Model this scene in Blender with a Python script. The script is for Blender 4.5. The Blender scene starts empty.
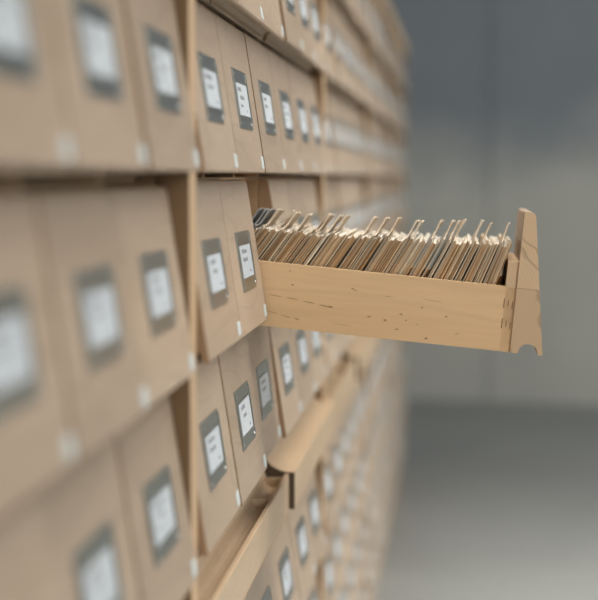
import bpy, bmesh, math, random
from mathutils import Vector, Matrix, Euler

random.seed(7)
S = bpy.context.scene
COL = S.collection

# ------------------------------------------------------------------ measures (metres)
CAM_X, CAM_Z = 0.157, 0.87          # cabinet post faces lie in x = 0, floor in z = 0
F_PX = 1650.0
SLOT_W, POST_W = 0.1535, 0.024
BAY = 6 * SLOT_W + POST_W           # pitch of the cabinet units
BAY0 = 0.010                        # y where the nearest unit begins
ROWS = [0.233, 0.118, 0.003, -0.112, -0.2305, -0.428, -0.543, -0.658, -0.773]
ROWS = [CAM_Z + r for r in ROWS]    # bottoms of the drawer fronts, top row first
FRONT_H, FRONT_W = 0.1100, 0.1519
X_BACK, X_TOP, X_BOT = -0.0200, -0.0115, 0.0053
SLANT = math.atan2(X_BOT - X_TOP, FRONT_H)
BOX_H, BOX_W, BOX_L = 0.0508, 0.1460, 0.40
TOP_Z = CAM_Z + 0.345
PULLED_BAY, PULLED_ROW, PULLED_SLOT = 1, 3, 2
SAG = math.radians(5.6)

# ------------------------------------------------------------------ materials
def new_mat(name):
    m = bpy.data.materials.new(name); m.use_nodes = True
    nt = m.node_tree; nt.nodes.clear()
    out = nt.nodes.new('ShaderNodeOutputMaterial')
    b = nt.nodes.new('ShaderNodeBsdfPrincipled')
    nt.links.new(b.outputs[0], out.inputs[0])
    return m, nt, b

def N(nt, kind, **kw):
    n = nt.nodes.new(kind)
    for k, v in kw.items():
        setattr(n, k, v)
    return n

def mixc(nt, fac, a, b, blend='MIX'):
    n = nt.nodes.new('ShaderNodeMix'); n.data_type = 'RGBA'; n.blend_type = blend
    for sock, v in ((n.inputs['Factor'], fac), (n.inputs['A'], a), (n.inputs['B'], b)):
        if hasattr(v, 'is_output'):
            nt.links.new(v, sock)
        elif isinstance(v, (int, float)):
            sock.default_value = v
        else:
            sock.default_value = (*v, 1)
    return n.outputs['Result']

def ramp(nt, fac, stops):
    r = nt.nodes.new('ShaderNodeValToRGB')
    els = r.color_ramp.elements
    while len(els) < len(stops): els.new(0.5)
    for e, (p, c) in zip(els, stops):
        e.position = p
        e.color = (c, c, c, 1) if isinstance(c, (int, float)) else (*c, 1)
    nt.links.new(fac, r.inputs[0])
    return r.outputs[0]

def coords(nt, scale, shift=True, rot=(0, 0, 0)):
    tc = N(nt, 'ShaderNodeTexCoord')
    v = tc.outputs['Object']
    if shift:
        oi = N(nt, 'ShaderNodeObjectInfo')
        mul = N(nt, 'ShaderNodeVectorMath', operation='MULTIPLY')
        nt.links.new(oi.outputs['Random'], mul.inputs[0]); mul.inputs[1].default_value = (37.1, 53.7, 71.3)
        add = N(nt, 'ShaderNodeVectorMath', operation='ADD')
        nt.links.new(v, add.inputs[0]); nt.links.new(mul.outputs[0], add.inputs[1])
        v = add.outputs[0]
    mp = N(nt, 'ShaderNodeMapping')
    nt.links.new(v, mp.inputs['Vector'])
    mp.inputs['Scale'].default_value = scale
    mp.inputs['Rotation'].default_value = rot
    return mp.outputs[0]

def noise(nt, vec, scale, detail=4, rough=0.55, dist=0.0):
    n = N(nt, 'ShaderNodeTexNoise')
    nt.links.new(vec, n.inputs['Vector'])
    n.inputs['Scale'].default_value = scale
    n.inputs['Detail'].default_value = detail
    n.inputs['Roughness'].default_value = rough
    n.inputs['Distortion'].default_value = dist
    return n.outputs['Fac']

def wood(name, light, dark, streak, rough=0.45, knots=0.0, vary=0.12, figure=0.10):
    """planed wood; streak = stretch of the coordinates (small along the grain)"""
    m, nt, b = new_mat(name)
    v = coords(nt, streak)
    broad = noise(nt, v, 5.0, 1.5, 0.4, 0.3)
    fine = noise(nt, v, 60.0, 3, 0.6, 0.2)
    base = mixc(nt, ramp(nt, broad, [(0.3, 0.0), (0.7, 1.0)]), light, dark)
    c = mixc(nt, ramp(nt, fine, [(0.35, 0.0), (0.72, 0.6)]), base, tuple(x * 0.94 for x in dark))
    # flame lines: contour bands of the broad figure
    w = N(nt, 'ShaderNodeMath', operation='SINE')
    mm = N(nt, 'ShaderNodeMath', operation='MULTIPLY'); mm.inputs[1].default_value = 38.0
    nt.links.new(broad, mm.inputs[0]); nt.links.new(mm.outputs[0], w.inputs[0])
    line = ramp(nt, w.outputs[0], [(0.80, 0.0), (1.0, figure)])
    c = mixc(nt, line, c, tuple(x * 0.62 for x in dark))
    if knots:
        kv = coords(nt, (1.6, 3.0, 3.0))
        vo = N(nt, 'ShaderNodeTexVoronoi'); nt.links.new(kv, vo.inputs['Vector'])
        vo.inputs['Scale'].default_value = knots
        spot = ramp(nt, vo.outputs['Distance'], [(0.05, 1.0), (0.11, 0.0)])
        gate = ramp(nt, noise(nt, kv, knots * 0.7, 0), [(0.50, 0.0), (0.54, 1.0)])
        k = N(nt, 'ShaderNodeMath', operation='MULTIPLY')
        nt.links.new(spot, k.inputs[0]); nt.links.new(gate, k.inputs[1])
        kk = N(nt, 'ShaderNodeMath', operation='MULTIPLY'); kk.inputs[1].default_value = 0.8
        nt.links.new(k.outputs[0], kk.inputs[0])
        c = mixc(nt, kk.outputs[0], c, (0.10, 0.045, 0.015))
    oi = N(nt, 'ShaderNodeObjectInfo')
    hs = N(nt, 'ShaderNodeHueSaturation')
    mr = N(nt, 'ShaderNodeMapRange')
    mr.inputs['To Min'].default_value = 1 - vary; mr.inputs['To Max'].default_value = 1 + vary * 0.6
    nt.links.new(oi.outputs['Random'], mr.inputs['Value'])
    nt.links.new(mr.outputs[0], hs.inputs['Value']); nt.links.new(c, hs.inputs['Color'])
    nt.links.new(hs.outputs[0], b.inputs['Base Color'])
    b.inputs['Roughness'].default_value = rough
    b.inputs['Specular IOR Level'].default_value = 0.35
    bp = N(nt, 'ShaderNodeBump'); bp.inputs['Strength'].default_value = 0.08; bp.inputs['Distance'].default_value = 0.001
    nt.links.new(fine, bp.inputs['Height']); nt.links.new(bp.outputs[0], b.inputs['Normal'])
    return m

M = {}
M['front'] = wood('pale_maple_front', (0.435, 0.332, 0.243), (0.36, 0.268, 0.188), (1.6, 0.7, 4.5), 0.42, figure=0.22)
M['post'] = wood('maple_post', (0.60, 0.43, 0.27), (0.52, 0.35, 0.20), (4, 4, 0.6), 0.45)
M['post_side'] = wood('sawn_post_side', (0.24, 0.145, 0.07), (0.18, 0.105, 0.048), (4, 4, 0.6), 0.6)  # dark brown puts the shade of the recess into the side colour
M['carcass'] = wood('carcass_wood', (0.56, 0.37, 0.21), (0.46, 0.29, 0.15), (0.6, 4, 4), 0.6)
M['shelf'] = wood('shelf_wood', (0.54, 0.40, 0.265), (0.46, 0.33, 0.205), (4, 0.6, 4), 0.40)
M['box'] = wood('drawer_side_wood', (0.84, 0.585, 0.335), (0.74, 0.49, 0.26), (0.35, 4, 5), 0.38, vary=0.02, figure=0.12)

def end_grain():
    m, nt, b = new_mat('end_grain_wood')
    tc = N(nt, 'ShaderNodeTexCoord')
    sep = N(nt, 'ShaderNodeSeparateXYZ'); nt.links.new(tc.outputs['Object'], sep.inputs[0])
    up = N(nt, 'ShaderNodeMath', operation='GREATER_THAN'); up.inputs[1].default_value = 0.0505
    nt.links.new(sep.outputs['Z'], up.inputs[0])
    v1 = coords(nt, (1, 1, 1), False, (0, math.radians(28), 0))
    v2 = coords(nt, (1, 1, 1), False, (0, math.radians(50), 0))
    def rings(v, sc, d):
        w = N(nt, 'ShaderNodeTexWave'); w.bands_direction = 'X'
        nt.links.new(v, w.inputs['Vector']); w.inputs['Scale'].default_value = sc
        w.inputs['Distortion'].default_value = d; w.inputs['Detail'].default_value = 2
        w.inputs['Detail Scale'].default_value = 6.0
        return w.outputs['Fac']
    a = mixc(nt, ramp(nt, rings(v1, 120, 1.5), [(0.2, 0.0), (0.95, 1.0)]), (0.67, 0.475, 0.285), (0.645, 0.45, 0.265))
    a = mixc(nt, ramp(nt, rings(v2, 9, 1.0), [(0.80, 0.0), (0.93, 0.7), (0.96, 0.0)]), a, (0.36, 0.235, 0.135))
    c = mixc(nt, ramp(nt, rings(v2, 150, 2.0), [(0.3, 0.0), (1.0, 1.0)]), (0.60, 0.415, 0.245), (0.575, 0.395, 0.23))
    c = mixc(nt, ramp(nt, rings(v1, 8, 1.4), [(0.82, 0.0), (0.95, 0.7), (0.97, 0.0)]), c, (0.33, 0.21, 0.12))
    col = mixc(nt, up.outputs[0], c, a)
    sb = N(nt, 'ShaderNodeMath', operation='SUBTRACT'); sb.inputs[1].default_value = 0.0505
    nt.links.new(sep.outputs['Z'], sb.inputs[0])
    ab = N(nt, 'ShaderNodeMath', operation='ABSOLUTE'); nt.links.new(sb.outputs[0], ab.inputs[0])
    ln = N(nt, 'ShaderNodeMath', operation='LESS_THAN'); ln.inputs[1].default_value = 0.0003
    nt.links.new(ab.outputs[0], ln.inputs[0])
    lf = N(nt, 'ShaderNodeMath', operation='MULTIPLY'); lf.inputs[1].default_value = 0.6
    nt.links.new(ln.outputs[0], lf.inputs[0])
    col = mixc(nt, lf.outputs[0], col, (0.26, 0.16, 0.08))
    nt.links.new(col, b.inputs['Base Color'])
    b.inputs['Roughness'].default_value = 0.5
    return m
M['end'] = end_grain()
M['end_dark'] = wood('darkened_end_grain', (0.34, 0.215, 0.12), (0.28, 0.17, 0.09), (4, 4, 1), 0.6)  # closed drawers: recess shade painted into the end grain colour

def plain(name, col, rough=0.5, metal=0.0, amount=0.12, scale=200):
    m, nt, b = new_mat(name)
    v = coords(nt, (1, 1, 1))
    f = noise(nt, v, scale, 3)
    c = mixc(nt, f, tuple(x * (1 - amount) for x in col), tuple(min(1, x * (1 + amount)) for x in col))
    nt.links.new(c, b.inputs['Base Color'])
    b.inputs['Roughness'].default_value = rough
    b.inputs['Metallic'].default_value = metal
    return m
M['steel'] = plain('dull_steel', (0.31, 0.32, 0.30), 0.36, 1.0, 0.18, 160)
M['dark_steel'] = plain('dark_steel_fold', (0.05, 0.05, 0.048), 0.5, 0.6)  # near-black colour for the painted shadow gap round the label card
M['pin'] = plain('bright_pin_steel', (0.55, 0.54, 0.51), 0.4, 1.0)
M['paper'] = plain('white_label_paper', (0.48, 0.51, 0.53), 1.0)
for k_ in ('paper',):
    M[k_].node_tree.nodes['Principled BSDF'].inputs['Specular IOR Level'].default_value = 0.1
M['ink'] = plain('grey_print', (0.24, 0.24, 0.25), 0.8)
M['sticker'] = plain('pale_sticker', (0.49, 0.525, 0.505), 0.7)
M['knot'] = plain('dark_knot', (0.33, 0.19, 0.09), 0.6, 0, 0.4, 900)
M['dark_end'] = plain('dark_stained_shelf_end', (0.075, 0.042, 0.020), 0.6)  # very dark brown end faces of the cove shelf
M['glue'] = plain('finger_joint_wood', (0.60, 0.39, 0.20), 0.5, 0, 0.4, 90)
M['joint_gap'] = plain('joint_gap', (0.16, 0.09, 0.04), 0.8)

def card_mat(name, stops, top=False):
    m, nt, b = new_mat(name)
    oi = N(nt, 'ShaderNodeObjectInfo')
    c = ramp(nt, oi.outputs['Random'], stops)
    v = coords(nt, (1, 1, 1))
    f = noise(nt, v, 500 if top else 250, 3)
    c = mixc(nt, ramp(nt, f, [(0.4, 0.0), (0.8, 0.35)]), c, (0.30, 0.19, 0.10) if not top else (0.55, 0.47, 0.36))
    nt.links.new(c, b.inputs['Base Color'])
    b.inputs['Roughness'].default_value = 0.85
    return m
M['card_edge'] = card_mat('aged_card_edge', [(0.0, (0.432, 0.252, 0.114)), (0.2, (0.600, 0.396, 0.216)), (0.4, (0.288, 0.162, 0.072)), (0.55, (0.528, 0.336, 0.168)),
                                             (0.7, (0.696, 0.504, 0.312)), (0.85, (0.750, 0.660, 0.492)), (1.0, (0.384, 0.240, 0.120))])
M['card_top'] = card_mat('card_top_paper', [(0.0, (0.52, 0.46, 0.37)), (0.5, (0.60, 0.555, 0.48)), (1.0, (0.48, 0.42, 0.33))], True)
M['card_face'] = card_mat('card_face_paper', [(0.0, (0.70, 0.58, 0.42)), (1.0, (0.76, 0.68, 0.54))])
M['guide'] = card_mat('guide_card_stock', [(0.0, (0.44, 0.34, 0.235)), (0.5, (0.54, 0.45, 0.335)), (1.0, (0.48, 0.39, 0.285))])
M['guide_grey'] = card_mat('grey_guide_card_stock', [(0.0, (0.20, 0.20, 0.19)), (1.0, (0.29, 0.29, 0.28))])  # grey paints in the shadow on the divider cards nearest the cabinet

def concrete(name, stops, scale, rough, bump=0.1):
    m, nt, b = new_mat(name)
    v = coords(nt, (1, 1, 1), False)
    f = noise(nt, v, scale, 6, 0.6, 0.4)
    g = noise(nt, v, scale * 22, 4, 0.6)
    c = ramp(nt, f, stops)
    c = mixc(nt, ramp(nt, g, [(0.3, 0.0), (0.8, 0.25)]), c, tuple(x * 0.8 for x in stops[0][1]))
    b.inputs['Roughness'].default_value = rough
    bp = N(nt, 'ShaderNodeBump'); bp.inputs['Strength'].default_value = bump; bp.inputs['Distance'].default_value = 0.004
    nt.links.new(g, bp.inputs['Height']); nt.links.new(bp.outputs[0], b.inputs['Normal'])
    return m, nt, b, c, v

m, nt, b, c, v = concrete('grey_floor', [(0.3, (0.22, 0.225, 0.212)), (0.7, (0.28, 0.285, 0.268))], 1.1, 0.7)
nt.links.new(c, b.inputs['Base Color']); M['floor'] = m
# back wall: blue-grey coat above, bare grey-beige screed below an uneven edge about 0.95 m up
m, nt, b, c, v = concrete('two_tone_wall', [(0.3, (0.37, 0.37, 0.335)), (0.7, (0.46, 0.455, 0.405))], 1.4, 0.8)
sep = N(nt, 'ShaderNodeSeparateXYZ'); nt.links.new(v, sep.inputs[0])
wob = noise(nt, v, 2.6, 3, 0.5)
ma = N(nt, 'ShaderNodeMath', operation='MULTIPLY_ADD'); ma.inputs[1].default_value = 0.55
nt.links.new(wob, ma.inputs[0]); nt.links.new(sep.outputs['Z'], ma.inputs[2])
mr = N(nt, 'ShaderNodeMapRange'); mr.inputs['From Min'].default_value = 1.08; mr.inputs['From Max'].default_value = 1.42
nt.links.new(ma.outputs[0], mr.inputs['Value'])
blue = mixc(nt, wob, (0.145, 0.165, 0.185), (0.20, 0.22, 0.235))
nt.links.new(mixc(nt, mr.outputs[0], c, blue), b.inputs['Base Color']); M['wall'] = m
m, nt, b, c, v = concrete('side_wall_plaster', [(0.3, (0.45, 0.45, 0.43)), (0.7, (0.52, 0.52, 0.50))], 1.0, 0.8)
nt.links.new(c, b.inputs['Base Color']); M['plaster'] = m

# ------------------------------------------------------------------ mesh helpers
def box(bm, x0, x1, y0, y1, z0, z1, mi=0):
    vs = [bm.verts.new((x, y, z)) for x in (x0, x1) for y in (y0, y1) for z in (z0, z1)]
    for q in ((0, 1, 3, 2), (4, 6, 7, 5), (0, 4, 5, 1), (2, 3, 7, 6), (0, 2, 6, 4), (1, 5, 7, 3)):
        f = bm.faces.new([vs[i] for i in q]); f.material_index = mi

def prism(bm, prof, y0, y1, mi=0, mi_end=None):
    """xz profile (counter-clockwise seen from -y) drawn out along y"""
    a = [bm.verts.new((x, y0, z)) for x, z in prof]
    c = [bm.verts.new((x, y1, z)) for x, z in prof]
    n = len(prof)
    e0 = bm.faces.new(a); e1 = bm.faces.new(c[::-1])
    for f in (e0, e1): f.material_index = mi if mi_end is None else mi_end
    for i in range(n):
        f = bm.faces.new((a[i], c[i], c[(i + 1) % n], a[(i + 1) % n])); f.material_index = mi
    return e0, e1

def to_mesh(name, bm, mats, bevel=0.0, smooth=False):
    bmesh.ops.recalc_face_normals(bm, faces=bm.faces)
    if bevel:
        es = [e for e in bm.edges if len(e.link_faces) == 2 and e.calc_face_angle(0) > 0.9]
        bmesh.ops.bevel(bm, geom=es, offset=bevel, segments=2, profile=0.5, affect='EDGES', clamp_overlap=True)
    me = bpy.data.meshes.new(name); bm.to_mesh(me); bm.free()
    for mm in mats: me.materials.append(mm)
    if smooth:
        for p in me.polygons: p.use_smooth = True
    return me

def obj(name, me, parent=None, loc=(0, 0, 0), rot=(0, 0, 0)):
    o = bpy.data.objects.new(name, me); COL.objects.link(o)
    o.location = loc; o.rotation_euler = rot
    if parent is not None: o.parent = parent
    return o

def tag(o, label=None, cat=None, group=None, kind=None):
    if label: o['label'] = label
    if cat: o['category'] = cat
    if group: o['group'] = group
    if kind: o['kind'] = kind
    return o

def solid(name, dims, mats, bevel=0.0, parent=None, loc=(0, 0, 0)):
    bm = bmesh.new(); box(bm, *dims)
    return obj(name, to_mesh(name, bm, mats, bevel), parent, loc)

# ------------------------------------------------------------------ setting
fl = solid('floor', (-0.6, 6, -2.5, 9.0, -0.05, 0.0), [M['floor']]); tag(fl, kind='structure')
WALL_A = math.radians(-9)
wb = solid('wall_back', (-1.6, 6.0, 0.0, 0.12, 0.0, 3.2), [M['wall']], loc=(0.0, 6.45, 0.0)); tag(wb, kind='structure')
wb.rotation_euler.z = WALL_A
wl = solid('wall_left', (-0.62, -0.53, -2.5, 6.3, 0.0, 3.2), [M['plaster']]); tag(wl, kind='structure')
tr = solid('trim_1', (0.275, 0.345, -0.005, -0.0005, 0.0, 3.2), [M['wall']], 0.002, loc=(0.0, 6.45, 0.0)); tag(tr, kind='structure')
tr.rotation_euler.z = WALL_A

# ------------------------------------------------------------------ drawer meshes
def front_profile():
    h = FRONT_H
    p = [(X_BACK, 0.0006), (X_BACK + 0.0006, 0.0)]
    x0, x1 = X_BACK + 0.0066, X_BOT - 0.0042          # finger scoop under the front
    p += [(X_BACK + 0.0056, 0.0), (x0 - 0.0002, 0.0008)]
    for i in range(1, 10):
        t = math.pi * i / 10
        cx, r = (x0 + x1) / 2, (x1 - x0) / 2
        p.append((cx - r * math.cos(t), 0.0012 + 0.0068 * math.sin(t) ** 0.8))
    p += [(x1 + 0.0002, 0.0008), (x1 + 0.0010, 0.0), (X_BOT - 0.0008, 0.0), (X_BOT, 0.0010)]
    def fx(z): return X_BOT + (X_TOP - X_BOT) * z / h
    p += [(fx(h - 0.0035), h - 0.0035), (fx(h - 0.001) - 0.0006, h - 0.0010), (fx(h) - 0.0025, h), (X_BACK + 0.0012, h), (X_BACK, h - 0.0012)]
    return p

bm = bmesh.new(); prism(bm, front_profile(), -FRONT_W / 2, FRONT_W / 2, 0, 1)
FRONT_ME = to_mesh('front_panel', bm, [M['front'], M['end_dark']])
bm = bmesh.new(); prism(bm, front_profile(), -FRONT_W / 2, FRONT_W / 2, 0, 1)
OPEN_FRONT_ME = to_mesh('front_panel', bm, [M['front'], M['end']])

KNOTS = [(-0.1943, 0.0347, 0.00113, 0.00062, 0.00), (-0.1975, 0.0454, 0.00093, 0.00038, 0.10), (-0.1468, 0.0366, 0.00133, 0.00050, -0.25), (-0.1447, 0.0356, 0.00199, 0.00031, -0.30),
         (-0.1318, 0.0161, 0.00160, 0.00062, 0.20), (-0.1191, 0.0146, 0.00120, 0.00082, 0.00), (-0.1071, 0.0205, 0.00133, 0.00050, 0.10), (-0.1091, 0.0085, 0.00160, 0.00050, 0.00),
         (-0.1028, 0.0162, 0.00080, 0.00056, 0.00), (-0.0939, 0.0139, 0.00073, 0.00038, 0.00), (-0.0913, 0.0275, 0.00093, 0.00056, 0.00), (-0.0719, 0.0224, 0.00106, 0.00056, 0.00),
         (-0.0858, 0.0037, 0.00146, 0.00082, 0.30), (-0.2073, 0.0248, 0.00562, 0.00028, -0.08), (-0.1930, 0.0238, 0.00626, 0.00031, -0.10), (-0.1803, 0.0223, 0.00562, 0.00034, -0.10),
         (-0.1676, 0.0208, 0.00500, 0.00044, -0.15), (-0.1629, 0.0205, 0.00233, 0.00062, -0.10), (-0.2075, 0.0114, 0.00438, 0.00025, -0.20), (-0.1971, 0.0093, 0.00438, 0.00028, -0.22),
         (-0.1883, 0.0082, 0.00266, 0.00038, -0.10), (-0.0621, 0.0100, 0.00199, 0.00025, 0.40), (-0.1194, 0.0334, 0.00562, 0.00016, -0.05), (-0.0841, 0.0337, 0.00750, 0.00016, -0.05),
         (-0.1521, 0.0074, 0.00875, 0.00014, -0.06)]

def drawer_box():
    bm = bmesh.new(); w = BOX_W / 2; t = 0.008
    xf, xb = X_BACK - 0.0001, X_BACK - BOX_L
    box(bm, xb, xf, -w, -w + t, 0.0, BOX_H)                   # sides
    box(bm, xb, xf, w - t, w, 0.0, BOX_H)
    box(bm, xb, xb + t, -w + t, w - t, 0.006, BOX_H)          # back
    box(bm, xb + t, xf - 0.0085, -w + t, w - t, 0.006, 0.010) # bottom
    box(bm, xf - 0.0084, xf, -w, w, BOX_H + 0.0001, BOX_H + 0.020, 1)    # inner front end
    box(bm, xf - 0.0084, xf, -w + t, w - t, 0.006, BOX_H + 0.0001, 1)
    # box joint fingers, let in flush at the corner
    for sgn in (-1, 1):
        y0, y1 = (-w - 0.00015, -w + 0.001) if sgn < 0 else (w - 0.001, w + 0.00015)
        box(bm, xf - 0.0078, xf - 0.0006, y0, y1, 0.0005, BOX_H - 0.0005, 2)
        for z in (0.018, 0.034):
            for k in range(3):
                x = xf - 0.0086 + k * 0.0032
                y = (y0 - 0.0001, y1) if sgn < 0 else (y0, y1 + 0.0001)
                box(bm, x, x + 0.0006, y[0], y[1], z + 0.0012 * (k % 2), z + 0.0075 - 0.001 * k, 3)
    # small dark pin knots and two bark streaks in the outer face of the side
    r = random.Random(3)
    def mark(x, z, rx, rz, tilt=0.0, n=9):
        vs = []
        for i in range(n):
            t = 2 * math.pi * i / n
            k = r.uniform(0.75, 1.15)
            dx, dz = rx * k * math.cos(t), rz * k * math.sin(t)
            vs.append(bm.verts.new((x + dx * math.cos(tilt) - dz * math.sin(tilt), -w - 0.0001, z + dx * math.sin(tilt) + dz * math.cos(tilt))))
        bm.faces.new(vs).material_index = 4
    for x, z, rx, rz, tl in KNOTS: mark(x, z, rx, rz, tl)
    return to_mesh('drawer', bm, [M['box'], M['end'], M['glue'], M['joint_gap'], M['knot']])
BOX_ME = drawer_box()

def holder_mesh():
    """sheet-metal label holder: x = out of the front, y = along it, z = up"""
    bm = bmesh.new()
    W, H = 0.0370, 0.0217
    box(bm, 0.0, 0.0008, -W, W, 0.0118, H)             # top plate
    box(bm, 0.0, 0.0008, -W + 0.0015, W - 0.0015, -H, -0.0118)
    box(bm, 0.0, 0.0008, -W, -W + 0.0105, -0.0118, 0.0118)
    box(bm, 0.0, 0.0008, W - 0.0105, W, -0.0118, 0.0118)
    for s in (-1, 1):                                   # folded rails that hold the card
        a, c = sorted((s * (W - 0.0042), s * (W - 0.0012)))
        box(bm, 0.0006, 0.0015, a, c, -0.0185, H - 0.002)
    box(bm, 0.0006, 0.0014, -W + 0.004, W - 0.004, -0.0148, -0.0124)
    box(bm, 0.0006, 0.0013, -W + 0.006, W - 0.006, 0.0116, 0.0130)
    for z0, z1 in ((0.0106, 0.0118), (-0.0118, -0.0110)):  # thin dark strips draw the shadow gap along the window edges
        box(bm, 0.0007, 0.00085, -W + 0.0105, W - 0.0105, z0, z1, 2)
    box(bm, 0.0007, 0.00085, W - 0.0118, W - 0.0105, -0.0118, 0.0118, 2)
    box(bm, 0.0007, 0.00085, -W + 0.0105, -W + 0.0112, -0.0118, 0.0118, 2)
    for y, z in ((-W + 0.0062, 0.0175), (-W + 0.0062, -0.0182), (W - 0.0062, -0.0182)):
        g = bmesh.ops.create_uvsphere(bm, u_segments=8, v_segments=6, radius=0.0012,
                                      matrix=Matrix.Translation((0.0005, y, z)))
        for f in {f for vv in g['verts'] for f in vv.link_faces}: f.material_index = 1
    return to_mesh('label_holder', bm, [M['steel'], M['pin'], M['dark_steel']])
HOLDER_ME = holder_mesh()

def label_mesh(seed):
    r = random.Random(seed)
    bm = bmesh.new()
    box(bm, 0.0, 0.0005, -0.0285, 0.0285, -0.0123, 0.0123)
    def word(y, z, n, h):
        for _ in range(n):
            w = r.uniform(0.0010, 0.0019)
            box(bm, 0.0004, 0.00058, y, y + w, z, z + h * r.uniform(0.6, 1.0), 1)
            y += w + 0.0008
        return y
    z = 0.0055
    word(-0.022 + r.uniform(-.002, .004), z, r.randint(9, 14), 0.0034)
    word(-0.019 + r.uniform(-.002, .008), z - 0.0060, r.randint(6, 11), 0.0032)
    if r.random() < 0.5: word(-0.018, z - 0.0115, r.randint(4, 8), 0.002)
    word(0.012, -0.0092, r.randint(2, 3), 0.0018)
    return to_mesh('label_card', bm, [M['paper'], M['ink']])
LABEL_MES = [label_mesh(s) for s in range(6)]

bm = bmesh.new(); box(bm, 0.0, 0.0005, -0.0070, 0.0070, -0.0047, 0.0047)
STICKER_ME = to_mesh('corner_sticker', bm, [M['sticker']], 0.0002)

def face_x(z): return X_BOT + (X_TOP - X_BOT) * z / FRONT_H

def make_drawer(cab):
    d = obj('drawer', BOX_ME, cab)
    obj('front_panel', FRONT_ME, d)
    obj('label_holder', HOLDER_ME, d, (face_x(0.0535), 0, 0.0535), (0, -SLANT, 0))
    obj('label_card', LABEL_MES[0], d, (face_x(0.0535) + 0.0006 * math.cos(SLANT), 0, 0.0537), (0, -SLANT, 0))
    obj('corner_sticker', STICKER_ME, d, (face_x(0.0080), FRONT_W / 2 - 0.0085, 0.0080), (0, -SLANT, 0))
    return d

def copy_drawer(src, cab):
    c = src.copy(); COL.objects.link(c); c.parent = cab
    for ch in src.children:
        k = ch.copy(); COL.objects.link(k); k.parent = c
        if k.name.startswith('label_card'): k.data = random.choice(LABEL_MES)
    return c

# ------------------------------------------------------------------ carcass
Z_FOOT = ROWS[-1] - 0.004
SHELF_TOP, SHELF_BOT = CAM_Z - 0.2620, CAM_Z - 0.2950

def carcass_mesh():
    bm = bmesh.new()
    y0, y1 = POST_W, BAY - 0.0005
    xb = -0.50
    box(bm, xb, xb + 0.01, 0.0005, BAY - 0.0005, 0.0, TOP_Z)                         # back
    box(bm, xb + 0.01, -0.0205, 0.002, POST_W - 0.002, 0.0, TOP_Z)     # side behind the post
    for r in ROWS:
        box(bm, xb + 0.01, -0.030, y0, y1, r - 0.0058, r - 0.0032)     # runners
        for k in range(1, 6):
            y = y0 + k * SLOT_W
            box(bm, xb + 0.01, -0.0195, y - 0.0032, y + 0.0032, r - 0.0032, r + FRONT_H - 0.0005)
    box(bm, xb + 0.01, -0.002, y0, y1, SHELF_BOT - 0.0215, SHELF_BOT - 0.0015)   # rail under the shelves
    box(bm, xb + 0.01, -0.030, y0, y1, TOP_Z - 0.003, TOP_Z)
    return to_mesh('carcass', bm, [M['carcass']])
CARCASS_ME = carcass_mesh()

bm = bmesh.new(); box(bm, -0.020, 0.0, 0.0, POST_W, 0.06, TOP_Z)
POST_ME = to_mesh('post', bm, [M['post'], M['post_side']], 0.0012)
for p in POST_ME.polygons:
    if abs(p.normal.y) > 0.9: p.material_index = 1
bm = bmesh.new()
prism(bm, [(-0.50, TOP_Z), (0.002, TOP_Z), (0.006, TOP_Z + 0.006), (0.006, TOP_Z + 0.020), (0.002, TOP_Z + 0.025), (-0.50, TOP_Z + 0.025)], 0.0005, BAY - 0.0005)
TOP_ME = to_mesh('top_panel', bm, [M['shelf']])
bm = bmesh.new(); box(bm, -0.48, -0.035, 0.0005, BAY - 0.0005, 0.0, 0.0598); box(bm, -0.48, -0.035, POST_W, BAY - 0.0005, 0.0598, ROWS[-1] - 0.006)
PLINTH_ME = to_mesh('plinth', bm, [M['carcass']], 0.001)

def shelf_mesh(kind, L):
    bm = bmesh.new()
    zt, zb = SHELF_TOP, SHELF_BOT
    if kind == 'groove':
        prof = [(-0.40, zb), (0.0080, zb), (0.0080, zt - 0.0006), (0.0074, zt), (0.0046, zt)]
        for i in range(1, 8):
            t = math.pi * i / 8
            prof.append((0.0046 - 0.0088 * (1 - math.cos(t)), zt - 0.0105 * math.sin(t)))
        prof += [(-0.0130, zt), (-0.0165, zt + 0.0055), (-0.021, zt + 0.006), (-0.021, zt - 0.004), (-0.40, zt - 0.004)]
    else:
        prof = [(-0.40, zb), (0.0080, zb), (0.0080, zt - 0.0006), (0.0074, zt), (0.0050, zt)]
        for i in range(1, 8):
            t = 0.5 * math.pi * i / 7
            prof.append((0.0050 - 0.024 * math.sin(t), zt + 0.017 * (1 - math.cos(t))))
        prof += [(-0.024, zt + 0.0172), (-0.024, zt - 0.004), (-0.40, zt - 0.004)]
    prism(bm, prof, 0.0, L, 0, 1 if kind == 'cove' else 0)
    if kind == 'cove':                                  # the lip runs on in front of the next post
        lip = [(-0.0030, zb), (0.0080, zb), (0.0080, zt - 0.0006), (0.0074, zt), (0.0050, zt), (0.0010, zt + 0.0003), (-0.0030, zt + 0.0012)]
        prism(bm, lip, L, L + POST_W + 0.002)
    if kind == 'groove':                                # stop blocks across the groove
        for y in (0.006, L - 0.105, L - 0.010):
            q = [(0.0044, zt - 0.0008)]
            for i in range(0, 9):
                t = math.pi * i / 8
                q.append((0.0046 - 0.0088 * (1 - math.cos(t)), zt - 0.0107 * math.sin(t)))
            prism(bm, [(0.0046, zt - 0.0022)] + q[2:-1] + [(-0.0125, zt - 0.0022)], y, y + 0.004)
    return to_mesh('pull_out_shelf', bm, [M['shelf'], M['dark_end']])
SHELF_L = 3 * SLOT_W - 0.0035
SHELF_GROOVE = shelf_mesh('groove', SHELF_L)
SHELF_COVE = shelf_mesh('cove', SHELF_L)

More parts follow.
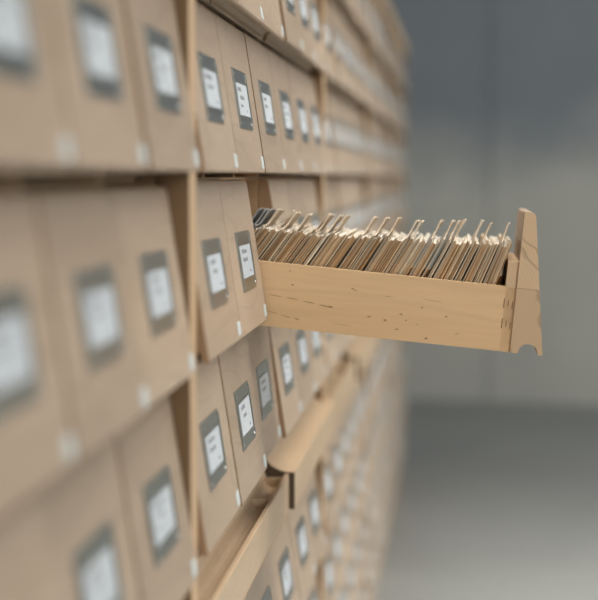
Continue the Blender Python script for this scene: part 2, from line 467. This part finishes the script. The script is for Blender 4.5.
# ------------------------------------------------------------------ the wall of cabinet units
LABELS = [
    'pale maple card catalogue unit filling the blurred left edge of the photo',
    'pale maple card catalogue unit with one long drawer pulled out full of cards',
    'card catalogue unit standing directly behind the pulled-out drawer, third along the row',
    'small blurred card catalogue unit, fourth along the row, next to last before the bare floor',
    'last card catalogue unit at the far end of the row, farthest from the pulled-out drawer',
]
proto = None
for bi in range(5):
    yb = BAY0 + bi * BAY
    cab = bpy.data.objects.new('card_catalogue_cabinet', None); COL.objects.link(cab)
    cab.location = (0, yb, 0); cab.empty_display_size = 0.2
    tag(cab, LABELS[bi], 'cabinet', 'card catalogue units in a row')
    obj('carcass', CARCASS_ME, cab); obj('post', POST_ME, cab)
    obj('top_panel', TOP_ME, cab); obj('plinth', PLINTH_ME, cab)
    obj('pull_out_shelf', SHELF_GROOVE, cab, (0, POST_W + 0.0015, 0))
    obj('pull_out_shelf', SHELF_COVE, cab, (0.0045, POST_W + 3 * SLOT_W + 0.0020 + 0.0035, 0)).scale.y = (SHELF_L - 0.004) / SHELF_L
    if bi == 4:
        obj('post', POST_ME, cab, (0, BAY - 0.001, 0))
        solid('end_panel', (-0.50, -0.0205, BAY, BAY + POST_W - 0.002, 0.0, TOP_Z), [M['post']], 0.001, cab)
    for ri, z in enumerate(ROWS):
        for k in range(6):
            if bi == 0 and k < 2:
                continue
            if proto is None:
                d = proto = make_drawer(cab)
            else:
                d = copy_drawer(proto, cab)
            y = POST_W + (k + 0.5) * SLOT_W
            if (bi, ri, k) == (PULLED_BAY, PULLED_ROW, PULLED_SLOT):
                d.rotation_euler = (0, SAG, 0)
                d.location = (0.1965 + -X_BACK * math.cos(SAG), y, CAM_Z - 0.1362 - -X_BACK * math.sin(SAG))
                d['label'] = 'drawer pulled far out of its slot'
                next(c for c in d.children if c.name.startswith('front_panel')).data = OPEN_FRONT_ME
            else:
                dx = random.gauss(0, 0.0010)
                if bi == 1 and ri == 2: dx = (0.0, 0.0, 0.0006, 0.0006, 0.0007, 0.0006)[k]
                if bi == 1 and ri == 3: dx = (0.0020, 0.0020, 0, 0.0012, 0.0014, 0.0012)[k]
                if bi == 1 and ri == 4: dx = (0.0006, 0.0014, -0.0040, 0.0004, 0.0006, 0.0004)[k]
                if ri == 3 and bi > 0:
                    for ch in d.children:           # this row's holders are nailed a little lower
                        if ch.name.startswith('label'):
                            ch.location.z -= 0.003; ch.location.x += 0.003 * math.tan(SLANT)
                dz = {3: -0.0035, 4: -0.0068}.get(ri, 0.0) if bi == 0 else 0.0    # the nearest unit's drawers hang a little low
                d.location = (dx, y + random.gauss(0, 0.0003), z + dz)
                if (bi, ri, k) == (1, 4, 2): d.rotation_euler = (0, math.radians(2.0), 0)

# ------------------------------------------------------------------ cards in the pulled-out drawer
bpy.context.view_layer.update()
PM = Matrix.Translation((0.1965 + -X_BACK * math.cos(SAG), BAY0 + BAY + POST_W + (PULLED_SLOT + 0.5) * SLOT_W,
                         CAM_Z - 0.1362 - -X_BACK * math.sin(SAG))) @ Matrix.Rotation(SAG, 4, 'Y')

def card_mesh(seed, L, T, mats, tab=None, width=0.125):
    """upright card: x = thickness, y = width, z = height; top edge softly worn"""
    r = random.Random(seed)
    w = width / 2
    top = []
    n = 22
    for i in range(n + 1):
        y = -w + width * i / n
        z = L + r.gauss(0, 0.0007)
        if i in (0, n): z -= 0.0012
        if tab is not None:
            if tab[0] < i < tab[1]: z += 0.0140
            elif i in tab: z += 0.004
        top.append((y, z))
    bm = bmesh.new()
    prof = [(-w, 0.0), (w, 0.0)] + top[::-1]
    if tab is not None:
        yc = -w + width * (tab[0] + tab[1]) / 2 / n
        tw = r.choice((-0.06, 0.04, 0.06, 0.07))
    def bend(y, z):                       # thumbed tabs stand a little askew
        return (y - yc) * tw * max(0.0, min(1.0, (z - L - 0.003) / 0.010)) if tab is not None else 0.0
    a = [bm.verts.new((-T / 2 + bend(y, z) + (0.0 if z < L / 2 else r.uniform(0, 0.0001)), y, z)) for y, z in prof]
    c = [bm.verts.new((T / 2 + bend(y, z), y, z)) for y, z in prof]
    m_ = len(prof)
    f = bm.faces.new(a); f.material_index = 0
    f = bm.faces.new(c[::-1]); f.material_index = 0
    for i in range(m_):
        f = bm.faces.new((a[i], a[(i + 1) % m_], c[(i + 1) % m_], c[i]))
        e = prof[i], prof[(i + 1) % m_]
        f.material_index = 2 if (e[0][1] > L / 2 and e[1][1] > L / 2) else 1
    return to_mesh('index_card', bm, mats)

CL = 0.0760
CARD_T = (0.0007, 0.0009, 0.0012, 0.0015, 0.0010, 0.0008)
GUIDE_T = 0.0011
CARD_MES = [card_mesh(s, CL + random.gauss(0, 0.0006), t, [M['card_face'], M['card_edge'], M['card_top']])
            for s, t in enumerate(CARD_T)]
GUIDE_MES = [card_mesh(50 + s, CL + 0.003, GUIDE_T, [M['guide'], M['guide'], M['guide']], tab)
             for s, tab in enumerate(((1, 7), (3, 10), (6, 13), (9, 16), (12, 19)))]
SHADED_GUIDE_ME = card_mesh(90, CL + 0.003, GUIDE_T, [M['guide_grey']] * 3, (4, 12))

X0, X1 = -0.282, -0.0450             # card feet, drawer coordinates
def lean(x):
    t = max(0.0, min(1.0, (x - X0) / (X1 - X0)))
    return math.radians(31 - 5 * t - 12 * t ** 3)

def place(o, x, dy, extra=0.0, a=None):
    a = lean(x) + extra if a is None else a
    o.matrix_world = PM @ Matrix.Translation((x, dy, 0.0106)) @ Matrix.Rotation(a, 4, 'Y')

tips = [258.5, 262.5, 267.0, 275.0, 284.0, 294.0, 308.0, 321.0, 326.0, 336.0, 342.0, 370.0, 385.0, 395.0, 416.0, 419.5, 436.0,
        447.5, 453.0, 458.5, 478.0, 484.5, 502.0, 513.5]
ORD = ['first', 'second', 'third', 'fourth', 'fifth', 'sixth', 'seventh', 'eighth', 'ninth', 'tenth', 'eleventh', 'twelfth',
       'thirteenth', 'fourteenth', 'fifteenth', 'sixteenth', 'seventeenth', 'eighteenth', 'nineteenth', 'twentieth',
       'twenty-first', 'twenty-second', 'twenty-third', 'twenty-fourth']
guides = []
for i, t in enumerate(tips):
    tip = CAM_X + (t - 460) * 1.33 / F_PX - 0.2140
    x = tip - 0.05
    for _ in range(12):
        x = tip - (CL + 0.019) * math.sin(lean(x)) - 0.009
    guides.append(x)
guides = sorted(guides)
for i in range(1, len(guides)):
    guides[i] = max(guides[i], guides[i - 1] + 0.0022)

used = []
x, n, prev_t, prev_a, wander = X0, 0, 0.0, None, 0.0
plain_cards = []
while True:
    ci = random.randrange(len(CARD_MES)); t = CARD_T[ci]
    wander = max(-0.02, min(0.02, wander + random.gauss(0, 0.004)))
    a = lean(x) + wander
    if prev_a is not None:
        x += (prev_t + t) / 2 / math.cos(a) + random.choice((0.00012, 0.00015, 0.0003, 0.0006)) \
             + max(0.0, (CL + 0.006) * (math.tan(prev_a) - math.tan(a)) * math.cos(a))
    g = next((q for q in guides if q not in used and q <= x + 0.0012), None)
    if x > X1: break
    if g is not None:
        used.append(g); t = GUIDE_T; gi = guides.index(g)
        a = min(a, prev_a if prev_a is not None else a)
        if prev_a is not None:
            x += max(0.0, (CL + 0.022) * (math.tan(prev_a) - math.tan(a)) * math.cos(a)) + (0.0016 if len(used) > 1 and prev_t == GUIDE_T else 0.0007)
        if x > X1: break
        grey = gi < 3
        o = bpy.data.objects.new('divider_card', SHADED_GUIDE_ME if grey else random.choice(GUIDE_MES)); COL.objects.link(o)
        place(o, x, random.uniform(-0.001, 0.001), a=a)
        tag(o, ('grey' if grey else 'cream') + ' tabbed divider card, ' + ORD[gi] + ' tall tab counted from the cabinet along the open drawer',
            'card', 'tabbed divider cards in the open drawer')
    else:
        o = bpy.data.objects.new('index_card', CARD_MES[ci]); COL.objects.link(o)
        place(o, x, max(-0.002, min(0.002, random.gauss(0, 0.0010))), a=a)
        o.scale.z = random.gauss(1.0, 0.014)
        tag(o, 'plain low index card without a tab, packed upright in the pulled-out drawer', 'card',
            'plain index cards packed in the open drawer')
        n += 1
    prev_t, prev_a = t, a
print('cards', n)

# ------------------------------------------------------------------ light
def area(name, loc, target, size, size_y, power, col):
    l = bpy.data.lights.new(name, 'AREA'); l.shape = 'RECTANGLE'; l.size = size; l.size_y = size_y
    l.energy = power; l.color = col
    o = bpy.data.objects.new(name, l); COL.objects.link(o); o.location = loc
    d = Vector(target) - Vector(loc)
    o.rotation_euler = d.to_track_quat('-Z', 'Y').to_euler()
    return o
area('ceiling_lamp', (1.1, 1.7, 2.9), (0.7, 1.7, 0.0), 1.2, 3.2, 78, (1.0, 0.96, 0.90)).data.spread = math.radians(120)
area('window_light', (1.6, -1.9, 1.6), (0.1, 1.4, 0.85), 1.6, 1.4, 52, (1.0, 0.97, 0.93))
area('aisle_lamp', (2.3, 2.7, 2.9), (1.6, 2.8, 0.0), 0.8, 1.6, 35, (1.0, 0.98, 0.94)).data.spread = math.radians(62)  # added fill, no fitting modelled; brightens the near floor
area('side_window_light', (4.2, 3.4, 1.15), (0.4, 6.4, 0.65), 1.8, 0.9, 118, (1.0, 0.98, 0.93))  # added fill without a window, aimed to brighten the back wall
w = bpy.data.worlds.new('world'); S.world = w; w.use_nodes = True
bg = w.node_tree.nodes['Background']; bg.inputs[0].default_value = (0.86, 0.93, 1.0, 1); bg.inputs[1].default_value = 0.55

# ------------------------------------------------------------------ camera
cd = bpy.data.cameras.new('camera'); cam = bpy.data.objects.new('camera', cd); COL.objects.link(cam)
cam.location = (CAM_X, 0.0, CAM_Z)
nrm = math.sqrt(161 ** 2 + 123 ** 2 + F_PX ** 2)
yaw = math.asin(161 / nrm); pitch = math.asin(123 / nrm / math.cos(yaw))
cam.rotation_euler = (math.pi / 2 - pitch, 0, yaw)
cd.sensor_width = 36; cd.lens = F_PX / 600 * 36
cd.clip_start = 0.02; cd.clip_end = 50
cd.dof.use_dof = True; cd.dof.focus_distance = 1.25; cd.dof.aperture_fstop = 5.1
S.camera = cam

vs = S.view_settings
vs.view_transform = 'Standard'; vs.look = 'None'; vs.gamma = 1.0; vs.use_curve_mapping = False
vs.exposure = -0.30
